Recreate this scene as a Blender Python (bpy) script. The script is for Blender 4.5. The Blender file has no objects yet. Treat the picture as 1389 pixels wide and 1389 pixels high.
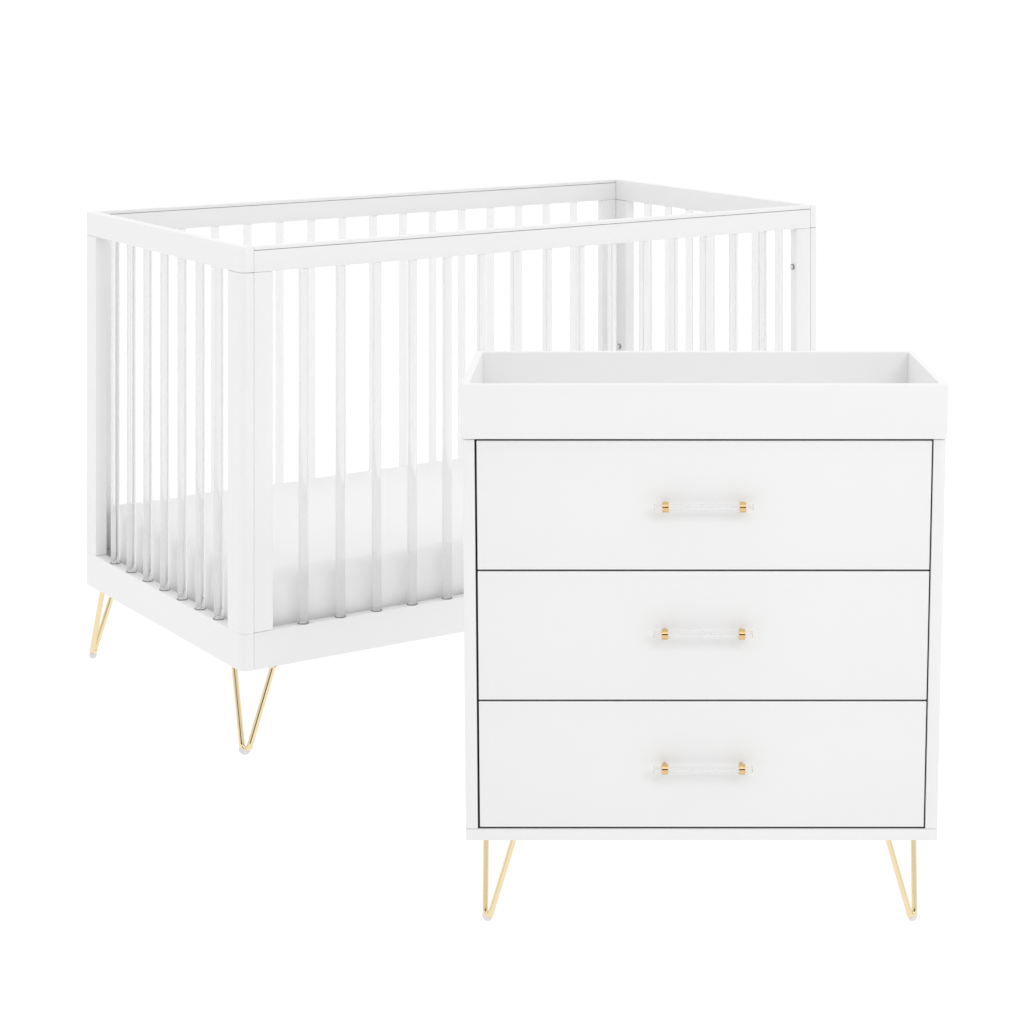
import bpy, bmesh, math, random
from mathutils import Vector, Matrix, noise
random.seed(4)
C = bpy.context.scene.collection
S = 0.8                                   # metres per crib body height

# ------------------------------------------------------------------ materials
def new_mat(name):
    m = bpy.data.materials.new(name); m.use_nodes = True
    return m, m.node_tree.nodes, m.node_tree.links, m.node_tree.nodes['Principled BSDF']

def paint(name, col, rough=.38, bump=.02, scale=60, var=.012):
    m, N, L, b = new_mat(name)
    tc = N.new('ShaderNodeTexCoord')
    n = N.new('ShaderNodeTexNoise'); n.inputs['Scale'].default_value = scale; n.inputs['Detail'].default_value = 4
    n2 = N.new('ShaderNodeTexNoise'); n2.inputs['Scale'].default_value = 3.5; n2.inputs['Detail'].default_value = 2
    L.new(tc.outputs['Object'], n.inputs['Vector']); L.new(tc.outputs['Object'], n2.inputs['Vector'])
    mr = N.new('ShaderNodeMapRange'); mr.inputs[3].default_value = 1 - var; mr.inputs[4].default_value = 1 + var
    L.new(n2.outputs['Fac'], mr.inputs[0])
    mx = N.new('ShaderNodeVectorMath'); mx.operation = 'SCALE'; mx.inputs[0].default_value = col
    L.new(mr.outputs[0], mx.inputs['Scale']); L.new(mx.outputs[0], b.inputs['Base Color'])
    bp = N.new('ShaderNodeBump'); bp.inputs['Strength'].default_value = bump; bp.inputs['Distance'].default_value = .002
    L.new(n.outputs['Fac'], bp.inputs['Height']); L.new(bp.outputs[0], b.inputs['Normal'])
    b.inputs['Roughness'].default_value = rough
    b.inputs['Specular IOR Level'].default_value = .35
    return m
WHITE = paint('white_satin_lacquer', (.87, .87, .87))
WHITE_DRESSER = paint('white_cabinet_lacquer', (.85, .85, .85), .42)
def fabric():
    m, N, L, b = new_mat('white_cotton_sheet')
    tc = N.new('ShaderNodeTexCoord')
    w = N.new('ShaderNodeTexNoise'); w.inputs['Scale'].default_value = 700; w.inputs['Detail'].default_value = 2
    w2 = N.new('ShaderNodeTexNoise'); w2.inputs['Scale'].default_value = 14; w2.inputs['Detail'].default_value = 3
    L.new(tc.outputs['Object'], w.inputs['Vector']); L.new(tc.outputs['Object'], w2.inputs['Vector'])
    b1 = N.new('ShaderNodeBump'); b1.inputs['Strength'].default_value = .12; b1.inputs['Distance'].default_value = .001
    b2 = N.new('ShaderNodeBump'); b2.inputs['Strength'].default_value = .12; b2.inputs['Distance'].default_value = .01
    L.new(w.outputs['Fac'], b1.inputs['Height']); L.new(w2.outputs['Fac'], b2.inputs['Height'])
    L.new(b1.outputs[0], b2.inputs['Normal']); L.new(b2.outputs[0], b.inputs['Normal'])
    b.inputs['Base Color'].default_value = (.92, .92, .92, 1); b.inputs['Roughness'].default_value = .9
    b.inputs['Specular IOR Level'].default_value = .1
    return m
FABRIC = fabric()
def gold(name, col, rough):
    m, N, L, b = new_mat(name)
    b.inputs['Base Color'].default_value = (*col, 1); b.inputs['Metallic'].default_value = 1
    n = N.new('ShaderNodeTexNoise'); n.inputs['Scale'].default_value = 90
    tc = N.new('ShaderNodeTexCoord'); L.new(tc.outputs['Object'], n.inputs['Vector'])
    mr = N.new('ShaderNodeMapRange'); mr.inputs[3].default_value = rough * .8; mr.inputs[4].default_value = rough * 1.3
    L.new(n.outputs['Fac'], mr.inputs[0]); L.new(mr.outputs[0], b.inputs['Roughness'])
    return m
GOLD = gold('pale_brass_rod', (.85, .71, .45), .08)
GOLD2 = gold('polished_brass_collar', (.76, .52, .25), .06)
def acrylic(name, col, rough=.02, tw=1.0):
    m, N, L, b = new_mat(name)
    b.inputs['Base Color'].default_value = (*col, 1); b.inputs['Transmission Weight'].default_value = tw
    b.inputs['IOR'].default_value = 1.49; b.inputs['Roughness'].default_value = rough
    return m
ACRYL = acrylic('clear_acrylic_spindle', (.92, .92, .92), .015, .86)
ACRYL_H = acrylic('frosted_acrylic_bar', (.98, .98, .985), .09, .92)
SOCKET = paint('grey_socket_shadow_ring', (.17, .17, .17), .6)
DARK = paint('black_gap_shade', (.008, .008, .008), .9)
CAP = paint('pale_grey_plastic_foot', (.74, .73, .76), .35)
STEEL = gold('zinc_bolt_head', (.30, .30, .30), .35)

# ------------------------------------------------------------------ helpers
def link(name, bm, m, parent=None, smooth=None, label=None):
    bmesh.ops.recalc_face_normals(bm, faces=bm.faces)
    me = bpy.data.meshes.new(name); bm.to_mesh(me); bm.free()
    me.materials.append(m)
    if smooth is not None:
        me.polygons.foreach_set('use_smooth', [True] * len(me.polygons))
        try: me.set_sharp_from_angle(angle=math.radians(smooth))
        except Exception: pass
    o = bpy.data.objects.new(name, me); C.objects.link(o)
    if parent: o.parent = parent
    if label: o['label'] = label
    return o
def bevel(bm, w, seg=2, edges=None):
    bmesh.ops.bevel(bm, geom=edges if edges is not None else bm.edges[:], offset=w, segments=seg, profile=.5, affect='EDGES')
def prism(pts, z0, z1, bm=None):
    """closed polygon in x,y extruded from z0 to z1"""
    bm = bm or bmesh.new()
    a = [bm.verts.new((x, y, z0)) for x, y in pts]; b = [bm.verts.new((x, y, z1)) for x, y in pts]
    n = len(pts)
    bm.faces.new(a[::-1]); bm.faces.new(b)
    for i in range(n): bm.faces.new((a[i], a[(i + 1) % n], b[(i + 1) % n], b[i]))
    return bm
def hexa(c, bm=None):
    """eight corners: four at the back of z order bottom, four top"""
    bm = bm or bmesh.new()
    v = [bm.verts.new(p) for p in c]
    for f in ((3, 2, 1, 0), (4, 5, 6, 7), (0, 1, 5, 4), (1, 2, 6, 5), (2, 3, 7, 6), (3, 0, 4, 7)):
        bm.faces.new([v[i] for i in f])
    return bm
def box(x0, x1, y0, y1, z0, z1, bev=0, seg=2):
    bm = hexa([(x0, y0, z0), (x1, y0, z0), (x1, y1, z0), (x0, y1, z0), (x0, y0, z1), (x1, y0, z1), (x1, y1, z1), (x0, y1, z1)])
    if bev: bevel(bm, bev, seg)
    return bm
def tube(path, r, n=20, caps=True, bm=None):
    bm = bm or bmesh.new(); rings = []
    P = [Vector(p) for p in path]; prev = None
    for i, p in enumerate(P):
        t = ((P[min(i + 1, len(P) - 1)] - P[max(i - 1, 0)])).normalized()
        a = prev if prev else (Vector((0, 0, 1)) if abs(t.z) < .8 else Vector((1, 0, 0)))
        x = (a - t * a.dot(t)).normalized(); y = t.cross(x); prev = x
        rr = r[i] if isinstance(r, (list, tuple)) else r
        rings.append([bm.verts.new(p + (x * math.cos(2 * math.pi * k / n) + y * math.sin(2 * math.pi * k / n)) * rr) for k in range(n)])
    for A, B in zip(rings, rings[1:]):
        for k in range(n): bm.faces.new((A[k], A[(k + 1) % n], B[(k + 1) % n], B[k]))
    if caps: bm.faces.new(rings[0][::-1]); bm.faces.new(rings[-1])
    return bm
def empty(name, loc, rz, label, cat, group=None):
    o = bpy.data.objects.new(name, None); C.objects.link(o); o.empty_display_size = .1
    o.location = loc; o.rotation_euler = (0, 0, rz); o['label'] = label; o['category'] = cat
    if group: o['group'] = group
    return o
def dup(o, parent, loc=None, mat=None):
    c = o.copy(); C.objects.link(c); c.parent = parent
    if loc is not None: c.location = loc
    for ch in o.children:
        d = ch.copy(); C.objects.link(d); d.parent = c
    return c

# ------------------------------------------------------------------ camera
PX = 1389.0; F = 3220.68; CX = 835.0; HY = -50.0
FLOOR = 1.8723                            # camera height in body heights
CAMH = FLOOR * S
cam = bpy.data.cameras.new('camera'); camo = bpy.data.objects.new('camera', cam); C.objects.link(camo)
camo.location = (0, 0, CAMH); camo.rotation_euler = (math.radians(90), 0, 0)
cam.sensor_width = 36; cam.sensor_fit = 'HORIZONTAL'; cam.lens = F / PX * 36
cam.shift_x = (PX / 2 - CX) / PX; cam.shift_y = (HY - PX / 2) / PX
cam.clip_start = .05; cam.clip_end = 500
bpy.context.scene.camera = camo

# ------------------------------------------------------------------ the crib
A = .97321; X0 = -.87896 * S; D0 = 5.58802 * S; ZT = .66968 * S
L = 1.74519 * S; W = .982 * S; TE = .0302 * S; TP = .0802 * S; T = .027 * S
H = 1.0 * S; RT = .0608 * S; RB = .0880 * S; ZS = .0092 * S
TOP = CAMH - ZT; BOT = TOP - H
crib = empty('baby_crib', (X0, D0, 0), math.pi / 2 - A,
             'white baby crib with clear acrylic spindles and gold hairpin legs, standing behind the dresser', 'crib')
def Z(f): return TOP - f * S              # f: share of body height below the top
G = .0004
def rounded_bar(v0, v1, z0, z1, r0, r1, flip, bot_fine=False):
    """bar in plan: thickness along x, long along y; outer (x=0) corners rounded"""
    R = .015
    pts = []
    def arc(cx, cy, a0, a1):
        for k in range(9):
            a = math.radians(a0 + (a1 - a0) * k / 8); pts.append((cx + R * math.cos(a), cy + R * math.sin(a)))
    if r0: arc(R, v0 + R, 270, 180)
    else: pts.append((0, v0))
    if r1: arc(R, v1 - R, 180, 90)
    else: pts.append((0, v1))
    pts += [(TE, v1), (TE, v0)]
    if flip: pts = [(L - x, y) for x, y in pts]
    bm = prism(pts, z0, z1)
    es = [e for e in bm.edges if abs(e.verts[0].co.z - e.verts[1].co.z) < 1e-6]
    top = max(v.co.z for v in bm.verts)
    if bot_fine: bevel(bm, .0004, 1, [e for e in es if e.verts[0].co.z < top - .01]); es = [e for e in bm.edges if abs(e.verts[0].co.z - top) < 1e-6 and abs(e.verts[1].co.z - top) < 1e-6]
    bevel(bm, .0012, 2, es)
    return bm
for flip in (False, True):
    link('end_top_rail', rounded_bar(0, W, Z(0) - RT + G, Z(0), 1, 1, flip), WHITE, crib, 40)
    link('end_bottom_rail', rounded_bar(0, W, BOT, BOT + RB - G, 1, 1, flip), WHITE, crib, 40)
    link('post', rounded_bar(0, TP, BOT + RB - G * .5, Z(0) - RT - G, 1, 0, flip, True), WHITE, crib, 40)
    link('post', rounded_bar(W - TP, W, BOT + RB - G * .5, Z(0) - RT - G, 0, 1, flip, True), WHITE, crib, 40)
g = .0007
for y0, y1 in ((0, T), (W - T, W)):
    rail = link('side_top_rail', box(TE + g, L - TE - g, y0, y1, Z(0) - RT, Z(0) - ZS - .0005, .0008), WHITE, crib, 40)
    link('rail_guard', box(TE + g, L - TE - g, y0, y1, Z(0) - ZS + .0005, Z(0), .0012), WHITE, rail, 40)
    JOINT = JOINT if 'JOINT' in globals() else paint('rail_joint_line', (.58, .58, .58), .7)
    link('guard_joint', box(TE + g, L - TE - g, y0 + .004, y1 - .004, Z(0) - ZS - .001, Z(0) - ZS + .001), SOCKET, rail)
    link('side_bottom_rail', box(TE + g, L - TE - g, y0, y1, BOT, BOT + RB - G, .0012), WHITE, crib, 40)
    link('side_stile', box(TE + g, TP, y0, y1, BOT + RB + G, Z(0) - RT - G, .001), WHITE, crib, 40)
    link('side_stile', box(L - TP, L - TE - g, y0, y1, BOT + RB + G, Z(0) - RT - G, .001), WHITE, crib, 40)
# spindles: one master, copies share its mesh
RS = .0118 * S
zb = BOT + RB; zt_ = Z(0) - RT
bm = tube([(0, 0, zb + .0008), (0, 0, zt_ - .0005)], RS, 32)
sp = link('spindle', bm, ACRYL, crib, 60)
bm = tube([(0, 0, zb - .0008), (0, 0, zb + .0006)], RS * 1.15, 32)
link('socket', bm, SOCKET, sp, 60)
FR0, BK0, PS = .16717 * S, .1767 * S, .09929 * S
spots = [(FR0 + PS * k, T / 2) for k in range(15)] + [(BK0 + PS * k, W - T / 2) for k in range(15)]
for u in (TE / 2, L - TE / 2): spots += [(u, .4833 * S + (k - 3) * .10714 * S) for k in range(7)]
sp.location = (*spots[0], 0)
for s in spots[1:]: dup(sp, crib, (*s, 0))
# mattress support board with its slats
link('mattress_support', box(TE + .006, L - TE - .006, T + .006, W - T - .006, Z(.965), Z(.945), .002), WHITE, crib, 40)
# bolts on the inner faces of the right posts
for x, v, f in ((L - TP, T * .60, .166), (L - TE, W - .047 * S, .512)):
    b = tube([(x + .001, v, Z(f)), (x - .0025, v, Z(f)), (x - .003, v, Z(f))], [.0060, .0060, .0052], 20)
    bo = link('bolt', b, STEEL, crib, 40)
    link('bolt_cap', tube([(x - .0028, v, Z(f)), (x - .0042, v, Z(f)), (x - .0046, v, Z(f))], [.0042, .0040, .0026], 20), CAP, bo, 40)
# hairpin legs
def hairpin(T1, tip, T2, r, plate=True, parent=None, cap_r=1.25):
    T1, tip, T2 = Vector(T1), Vector(tip), Vector(T2)
    d1 = (T1 - tip); d2 = (T2 - tip)
    hz = (T2 - T1); hz.z = 0; hz.normalize()
    br = r * 1.45                                   # radius of the bend at the foot
    E1 = tip - hz * br + Vector((0, 0, br)); E2 = tip + hz * br + Vector((0, 0, br))
    bend = []
    for i in range(17):
        t = i / 16; ang = math.pi * t
        bend.append(tip + Vector((0, 0, br)) + hz * (-br * math.cos(ang)) - Vector((0, 0, br * math.sin(ang))))
    path = [T1, T1.lerp(E1, .5), T1.lerp(E1, .97)] + bend + [T2.lerp(E2, .97), T2.lerp(E2, .5), T2]
    lo = min(p.z for p in bend)
    # drop so that the bend's underside meets the foot
    leg = link('leg', tube(path, r, 18), GOLD, parent, 60)
    if plate:
        c = (T1 + T2) / 2
        d = (T2 - T1).normalized(); n = Vector((-d.y, d.x, 0))
        z = T1.z
        q = [T1 - d * .008 - n * .009, T1 - d * .008 + n * .009, T2 + d * .008 + n * .009, T2 + d * .008 - n * .009]
        bmq = prism([(p.x, p.y) for p in q], z - .0005, z + .0022)
        link('mounting_plate', bmq, GOLD, leg)
    mid = [p + Vector((0, 0, -r * .75)) - hz * (r * .35) for p in bend[1:14]]
    m = len(mid)
    rad = [r * cap_r * (.55 + .45 * math.sin(math.pi * i / (m - 1)) ** .6) for i in range(m)]
    link('foot_cap', tube(mid, rad, 18), CAP, leg, 60)
    return leg
zl = BOT - .0025
tipz = CAMH - (ZT + 1.1946 * S) + .0005
tu, tv = .0188 * S, .0185 * S; a1, b1 = .0185 * S, .0835 * S; a2, b2 = .0865 * S, .0135 * S
for fu in (0, 1):
    for fv in (0, 1):
        m = lambda u, v, z: ((L - u) if fu else u, (W - v) if fv else v, z)
        hairpin(m(a1, b1, zl), m(tu, tv, .0118), m(a2, b2, zl), .0057, True, crib)

# ------------------------------------------------------------------ mattress (rests in the crib)
def mattress():
    bm = bmesh.new()
    x0, x1 = -(L / 2 - TE - .008), (L / 2 - TE - .008)
    hy = W / 2 - T - .009; hx = x1
    z0, z1 = 0, (.944 - .785) * S
    R = .045                                    # plan corner
    nu = 260
    # perimeter points of a rounded rectangle with normals
    per = []
    segs = [((hx - R, -hy + R), -90), ((hx - R, hy - R), 0), ((-hx + R, hy - R), 90), ((-hx + R, -hy + R), 180)]
    for i, (c, a0) in enumerate(segs):
        for k in range(13):
            a = math.radians(a0 + 90 * k / 12)
            per.append((c[0] + R * math.cos(a), c[1] + R * math.sin(a), math.cos(a), math.sin(a)))
        nc, na = segs[(i + 1) % 4]
        e = (nc[0] + R * math.cos(math.radians(na)), nc[1] + R * math.sin(math.radians(na)))
        s = per[-1]; d = math.hypot(e[0] - s[0], e[1] - s[1]); n = int(d / .012)
        for k in range(1, n):
            t = k / n; per.append((s[0] + (e[0] - s[0]) * t, s[1] + (e[1] - s[1]) * t, s[2], s[3]))
    # profile (inset, z)
    prof = []
    r = .028; rb = .016
    for k in range(7):
        a = math.radians(-90 + 90 * k / 6); prof.append((rb - rb * math.cos(a), rb + rb * math.sin(a)))
    for k in range(1, 8): prof.append((.0, rb + (z1 - r - rb) * k / 8))
    for k in range(9):
        a = math.radians(90 * k / 8); prof.append((r - r * math.cos(a), z1 - r + r * math.sin(a)))
    prof.append((.034, z1 + .0003)); prof.append((.040, z1 + .0006))
    for sc_ in (.93, .85, .76, .66, .55, .43, .30, .17, .06): prof.append((-sc_, z1 + .005 * (1 - sc_)))
    rings = []
    for ins, z in prof:
        ring = []
        for x, y, nx, ny in per:
            px, py = x - nx * ins, y - ny * ins
            if ins < 0:                          # inner rings shrink towards the centre
                px, py = (x - nx * .04) * -ins, (y - ny * .04) * -ins
            f = z / z1
            p = Vector((x * 9, y * 9, f * 2.5))
            w = noise.noise(p) * .0045 + noise.noise(Vector((x * 34, y * 34, f * 1.1))) * .0028 * (1 - f * .5) + noise.noise(Vector((x * 85, y * 85, f * .6 + 3))) * .0012 * (1 - f)
            if ins >= 0:
                px += nx * w * (f > .02) - nx * .002; py += ny * w * (f > .02) - ny * .002
            zz = z + (noise.noise(Vector((px * 5 + 7, py * 5, 1))) * .003 + noise.noise(Vector((px * 14 + 7, py * 14, 4))) * .0012) * min(1, max(0, (f - .8) / .2))
            ring.append(bm.verts.new((px, py, zz)))
        rings.append(ring)
    n = len(per)
    for a, b in zip(rings, rings[1:]):
        for k in range(n): bm.faces.new((a[k], a[(k + 1) % n], b[(k + 1) % n], b[k]))
    bm.faces.new(rings[0][::-1])
    bm.faces.new(rings[-1])
    return bm
mt = link('crib_mattress', mattress(), FABRIC, None, 75)
ca, sa = math.sin(A), math.cos(A)
cu, cv = L / 2, W / 2
mt.location = (X0 + cu * math.sin(A) - cv * math.cos(A), D0 + cu * math.cos(A) + cv * math.sin(A), Z(.9445))
mt.rotation_euler = (0, 0, math.pi / 2 - A)
mt['label'] = 'white mattress in a fitted sheet lying inside the crib between the clear spindles'; mt['category'] = 'mattress'

# ------------------------------------------------------------------ the dresser
DF = 3.690                                  # distance of its front face
PM = DF / F                                # metres per measured unit on that face
DXC = (955.0 - CX) * PM
def zf(y, d=DF): return CAMH - (y - HY) * d / F
ZTRAY0, ZTRAY1 = zf(595.5), zf(520.8)
dresser = empty('dresser', (DXC, DF, 0), 0,
                'white three-drawer dresser with clear bar handles and gold hairpin legs, in front of the crib', 'dresser')
def hw(y, w597=328.0, w1140=319.5): return w597 + (w1140 - w597) * (y - 597) / 543.0
def sh(y): return -3.5 * (y - 597) / 543.0
def quad(xl0, xr0, xl1, xr1, y0, y1, d0, d1, bev=.0012, back=1.0):
    """board: traced top edge (y0) and bottom edge (y1) in units on the front face, from depth d0 to d1 behind it"""
    z0, z1 = zf(y1), zf(y0)
    c = [(xl1 * PM, d0, z0), (xr1 * PM, d0, z0), (xr1 * PM * back, d1, z0), (xl1 * PM * back, d1, z0),
         (xl0 * PM, d0, z1), (xr0 * PM, d0, z1), (xr0 * PM * back, d1, z1), (xl0 * PM * back, d1, z1)]
    bm = hexa(c)
    if bev: bevel(bm, bev, 2)
    return bm
CD = .43                                   # case depth
yt, yb, yj = 596.5, 1140, 1124.5           # top, bottom, joint of side and bottom panel
def e(y, s, ins=0): return sh(y) + s * (hw(y) - ins)
TH = 16.3
for s in (-1, 1):
    a0, a1_ = sorted((e(yt, s), e(yt, s, TH))); b0, b1_ = sorted((e(yj, s), e(yj, s, TH)))
    link('side_panel', quad(a0, a1_, b0, b1_, yt, yj - .15, 0, CD), WHITE_DRESSER, dresser, 40)
link('bottom_panel', quad(e(yj, -1), e(yj, 1), e(yb, -1), e(yb, 1), yj + .25, yb, 0, CD), WHITE_DRESSER, dresser, 40)
link('top_panel', quad(e(yt, -1, TH + .3), e(yt, 1, TH + .3), e(yt, -1, TH + .3), e(yt, 1, TH + .3), yt, yt + 14, .030, CD), WHITE_DRESSER, dresser, 40)
link('back_panel', quad(e(yt, -1, TH + .3), e(yt, 1, TH + .3), e(yj, -1, TH + .3), e(yj, 1, TH + .3), yt + 15, yj - 1, CD - .008, CD - .001, .0), WHITE_DRESSER, dresser)
link('gap_shade_sheet', quad(e(yt, -1, TH + .1), e(yt, 1, TH + .1), e(yj, -1, TH + .1), e(yj, 1, TH + .1), yt + .3, yj - .05, .0042, .026, 0), DARK, dresser)  # black sheet standing in for the shade inside the drawer gaps
rows = [(598.2, 772.9, 688.0), (775.4, 949.4, 860.5), (951.9, 1122.0, 1043.5)]
for y0, y1, yh in rows:
    gl, gr = TH + 2.9, TH + 2.1
    dr = link('drawer', quad(e(y0, -1, gl), e(y0, 1, gr), e(y1, -1, gl), e(y1, 1, gr), y0, y1, .0008, .020, .0009), WHITE_DRESSER, dresser, 40)
    # handle: clear bar through two brass collars on short posts
    off = .023; dh = DF - off; k = dh / F
    zc = CAMH - (yh - HY) * k
    xa = (902.6 + (0 if yh < 700 else -.8) - CX) * k - DXC; xb = (1007.6 + (0 if yh < 700 else -1.2) - CX) * k - DXC
    x0, x1 = xa - 15.5 * k, xb + 14.5 * k
    rb = .0050
    pr = [(x0, rb * .8), (x0 + .0008, rb), (x1 - .0008, rb), (x1, rb * .8)]
    link('handle_bar', tube([(x, -off, zc) for x, _ in pr], [q for _, q in pr], 32), ACRYL_H, dr, 40)
    for xc in (xa, xb):
        w = .0050; R = .0080
        pr = [(-w, R * .94), (-w + .0005, R), (w - .0005, R), (w, R * .94)]
        bm = tube([(xc + a_, -off, zc) for a_, _ in pr], [q for _, q in pr], 40)
        co = link('handle_collar', bm, GOLD2, dr, 40)
        link('handle_post', tube([(xc, -off + .004, zc), (xc, .0006, zc)], .0032, 24), GOLD2, dr, 40)
# legs
def dp(px, py, d): return ((px - CX) * d / F - DXC, d - DF, CAMH - (py - HY) * d / F)
zl = zf(yb) - .0025
def at(px, d, z=None): return ((px - CX) * d / F - DXC, d - DF, z)
legs = [((657.7, .045 + .035), (660.5, .022), (697.5, .022)), ((1242.3, .045 + .035), (1237.5, .022), (1204.5, .022))]
for i in range(2):
    s = (658.4, 663.2, 698.2) if i == 0 else (1241.6, 1235.8, 1203.8)
    for rear in (0, 1):
        dy = (lambda y: CD - y) if rear else (lambda y: y)
        X = [(q - CX) * (DF + dd) / F - DXC for q, dd in zip(s, (.050, .0215, .0215))]
        hairpin((X[0], dy(.075), zl), (X[1] + (-.001 if i == 0 else .001), dy(.0215), .0095), (X[2], dy(.030), zl), .0046, True, dresser, 1.25)

# ------------------------------------------------------------------ changing tray on top of the dresser
tray = empty('changing_tray', (DXC, DF, ZTRAY0), 0,
             'white open changing tray with low walls resting on top of the dresser', 'changing tray')
d0 = -.005; d1 = DF * (525.7 / 525.7) * 0 + (F * (CAMH - ZTRAY1) / (475.8 - HY)) - DF
zt0, zt1 = .0006, ZTRAY1 - ZTRAY0
kf = (DF + d0) / F; kb = (DF + d1) / F
xfL, xfR = (624.4 - CX) * kf - DXC, (1287.0 - CX) * kf - DXC
xbL, xbR = (645.5 - CX) * kb - DXC, (1240.5 - CX) * kb - DXC
tp_ = .0035                                # walls lean out slightly towards the rim
wt = .0125
def lx(side, y, z, ins=0):
    t = (y - d0) / (d1 - d0)
    x = (xfL + (xbL - xfL) * t) if side < 0 else (xfR + (xbR - xfR) * t)
    return x - side * (ins + tp_ * .75 * (1 - z / zt1))
def wall(cs): 
    bm = hexa(cs); bevel(bm, .0014, 3); return bm
for s in (-1, 1):
    ya, yb_ = d0 + wt + .0002, d1 - wt - .0002
    lo = [(lx(s, ya, zt0), ya, zt0), (lx(s, ya, zt0, wt), ya, zt0), (lx(s, yb_, zt0, wt), yb_, zt0), (lx(s, yb_, zt0), yb_, zt0)]
    hi = [(lx(s, ya, zt1), ya, zt1), (lx(s, ya, zt1, wt), ya, zt1), (lx(s, yb_, zt1, wt), yb_, zt1), (lx(s, yb_, zt1), yb_, zt1)]
    bm = hexa(lo + hi)
    bevel(bm, .0014, 3, [ed for ed in bm.edges if abs((ed.verts[0].co - ed.verts[1].co).y) > .1])
    link('side_wall', bm, WHITE_DRESSER, tray, 40)
for nm, ya, yb_ in (('front_wall', d0, d0 + wt), ('back_wall', d1 - wt, d1)):
    lo = [(lx(-1, ya, zt0), ya, zt0), (lx(1, ya, zt0), ya, zt0), (lx(1, yb_, zt0), yb_, zt0), (lx(-1, yb_, zt0), yb_, zt0)]
    hi = [(lx(-1, ya, zt1), ya, zt1), (lx(1, ya, zt1), ya, zt1), (lx(1, yb_, zt1), yb_, zt1), (lx(-1, yb_, zt1), yb_, zt1)]
    link(nm, wall(lo + hi), WHITE_DRESSER, tray, 40)
za, zb_ = .002, .012
ya, yb_ = d0 + wt + .0002, d1 - wt - .0002
c = [(lx(s, y, z, wt + .0002), y, z) for z in (za, zb_) for s, y in ((-1, ya), (1, ya), (1, yb_), (-1, yb_))]
link('tray_floor', hexa(c), WHITE_DRESSER, tray)

# ------------------------------------------------------------------ floor: added translucent sheet, world light from below keeps it white, unshaded
bm = bmesh.new(); q = 60
bm.faces.new([bm.verts.new(p) for p in ((-q, -q, 0), (q, -q, 0), (q, q, 0), (-q, q, 0))])
m = bpy.data.materials.new('shadeless_white_floor'); m.use_nodes = True
N = m.node_tree.nodes; K = m.node_tree.links; N.clear()
out = N.new('ShaderNodeOutputMaterial'); mix = N.new('ShaderNodeMixShader'); tr = N.new('ShaderNodeBsdfTranslucent'); df = N.new('ShaderNodeBsdfDiffuse')
nz = N.new('ShaderNodeTexNoise'); nz.inputs['Scale'].default_value = 2
cr = N.new('ShaderNodeMapRange'); cr.inputs[3].default_value = .97; cr.inputs[4].default_value = .99
K.new(nz.outputs['Fac'], cr.inputs[0]); K.new(cr.outputs[0], tr.inputs['Color']); df.inputs['Color'].default_value = (.95, .95, .95, 1)
mix.inputs[0].default_value = .12
K.new(tr.outputs[0], mix.inputs[1]); K.new(df.outputs[0], mix.inputs[2]); K.new(mix.outputs[0], out.inputs['Surface'])
fl = link('floor', bm, m); fl['kind'] = 'structure'

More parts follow.
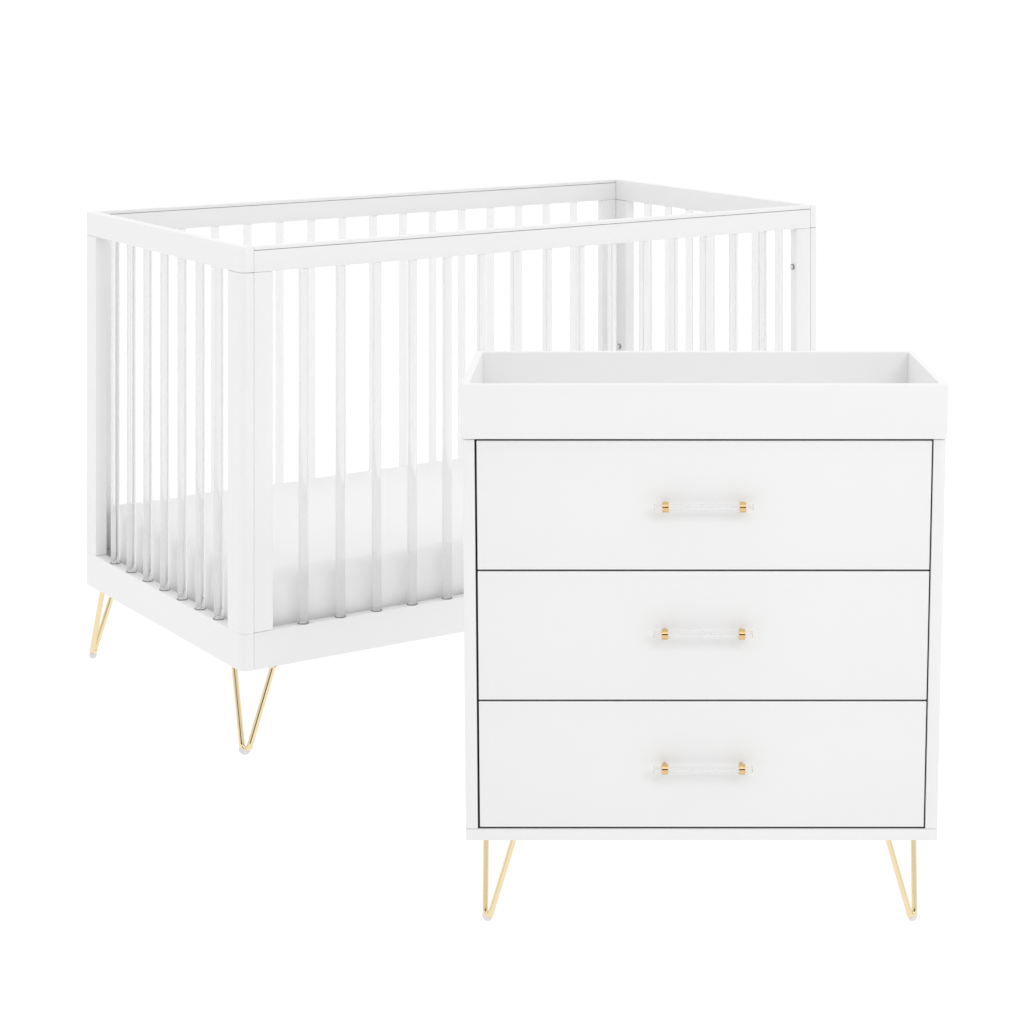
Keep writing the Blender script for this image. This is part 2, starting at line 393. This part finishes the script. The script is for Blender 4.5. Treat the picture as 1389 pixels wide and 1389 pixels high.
# ------------------------------------------------------------------ light: white studio surround, darker behind the camera, one soft key
w = bpy.data.worlds.new('World'); bpy.context.scene.world = w; w.use_nodes = True
N = w.node_tree.nodes; K = w.node_tree.links; bg = N['Background']
tc = N.new('ShaderNodeTexCoord'); sx = N.new('ShaderNodeSeparateXYZ'); K.new(tc.outputs['Generated'], sx.inputs[0])
def mapr(src, a, b, c_, d_, smooth=True):
    n = N.new('ShaderNodeMapRange'); n.interpolation_type = 'SMOOTHSTEP' if smooth else 'LINEAR'
    for i, v in enumerate((a, b, c_, d_)): n.inputs[i + 1].default_value = v
    K.new(src, n.inputs[0]); return n.outputs[0]
def mul(a, b):
    n = N.new('ShaderNodeMath'); n.operation = 'MULTIPLY'; K.new(a, n.inputs[0]); K.new(b, n.inputs[1]); return n.outputs[0]
upper = mapr(sx.outputs['Y'], -.7, .3, .80, 1.03)
lower = mapr(sx.outputs['Z'], -.06, .0, 1.0, 0.0)      # 1 below the horizon
mxn = N.new('ShaderNodeMix'); mxn.data_type = 'FLOAT'
K.new(lower, mxn.inputs[0]); K.new(upper, mxn.inputs[2]); mxn.inputs[3].default_value = 1.07
# the dark studio behind the camera
dk = mapr(sx.outputs['Y'], -.96, -.90, .03, 1.0)
up = mapr(sx.outputs['Z'], -.1, .0, 0.0, 1.0)
dm = N.new('ShaderNodeMix'); dm.data_type = 'FLOAT'; K.new(up, dm.inputs[0]); dm.inputs[2].default_value = 1.0; K.new(dk, dm.inputs[3])
ovh = mapr(sx.outputs['Z'], .25, .8, 1.0, 1.10)
K.new(mul(mul(mxn.outputs[0], dm.outputs[0]), ovh), bg.inputs['Strength'])
bg.inputs['Color'].default_value = (1, 1, 1, 1)
def area(name, loc, target, size, power):
    l = bpy.data.lights.new(name, 'AREA'); l.shape = 'RECTANGLE'; l.size = size[0]; l.size_y = size[1]; l.energy = power
    o = bpy.data.objects.new(name, l); C.objects.link(o); o.location = loc
    o.rotation_euler = (Vector(target) - Vector(loc)).to_track_quat('-Z', 'Y').to_euler()
    return o
area('softbox', (1.9, .2, 2.9), (-.1, 4.0, .5), (1.0, 1.0), 22)
area('added_highlight_strip', (.15, .9, 3.1), (.1, 4.2, .5), (2.2, .22), 9)  # unseen lamp added for highlight bands on the brass

sc = bpy.context.scene
sc.render.engine = 'CYCLES'
sc.render.resolution_x = sc.render.resolution_y = 1024
sc.view_settings.view_transform = 'Standard'; sc.view_settings.look = 'None'
sc.view_settings.exposure = .045; sc.view_settings.gamma = 1; sc.view_settings.use_curve_mapping = False
sc.cycles.max_bounces = 24; sc.cycles.transmission_bounces = 20; sc.cycles.transparent_max_bounces = 20
sc.cycles.diffuse_bounces = 6; sc.cycles.glossy_bounces = 6
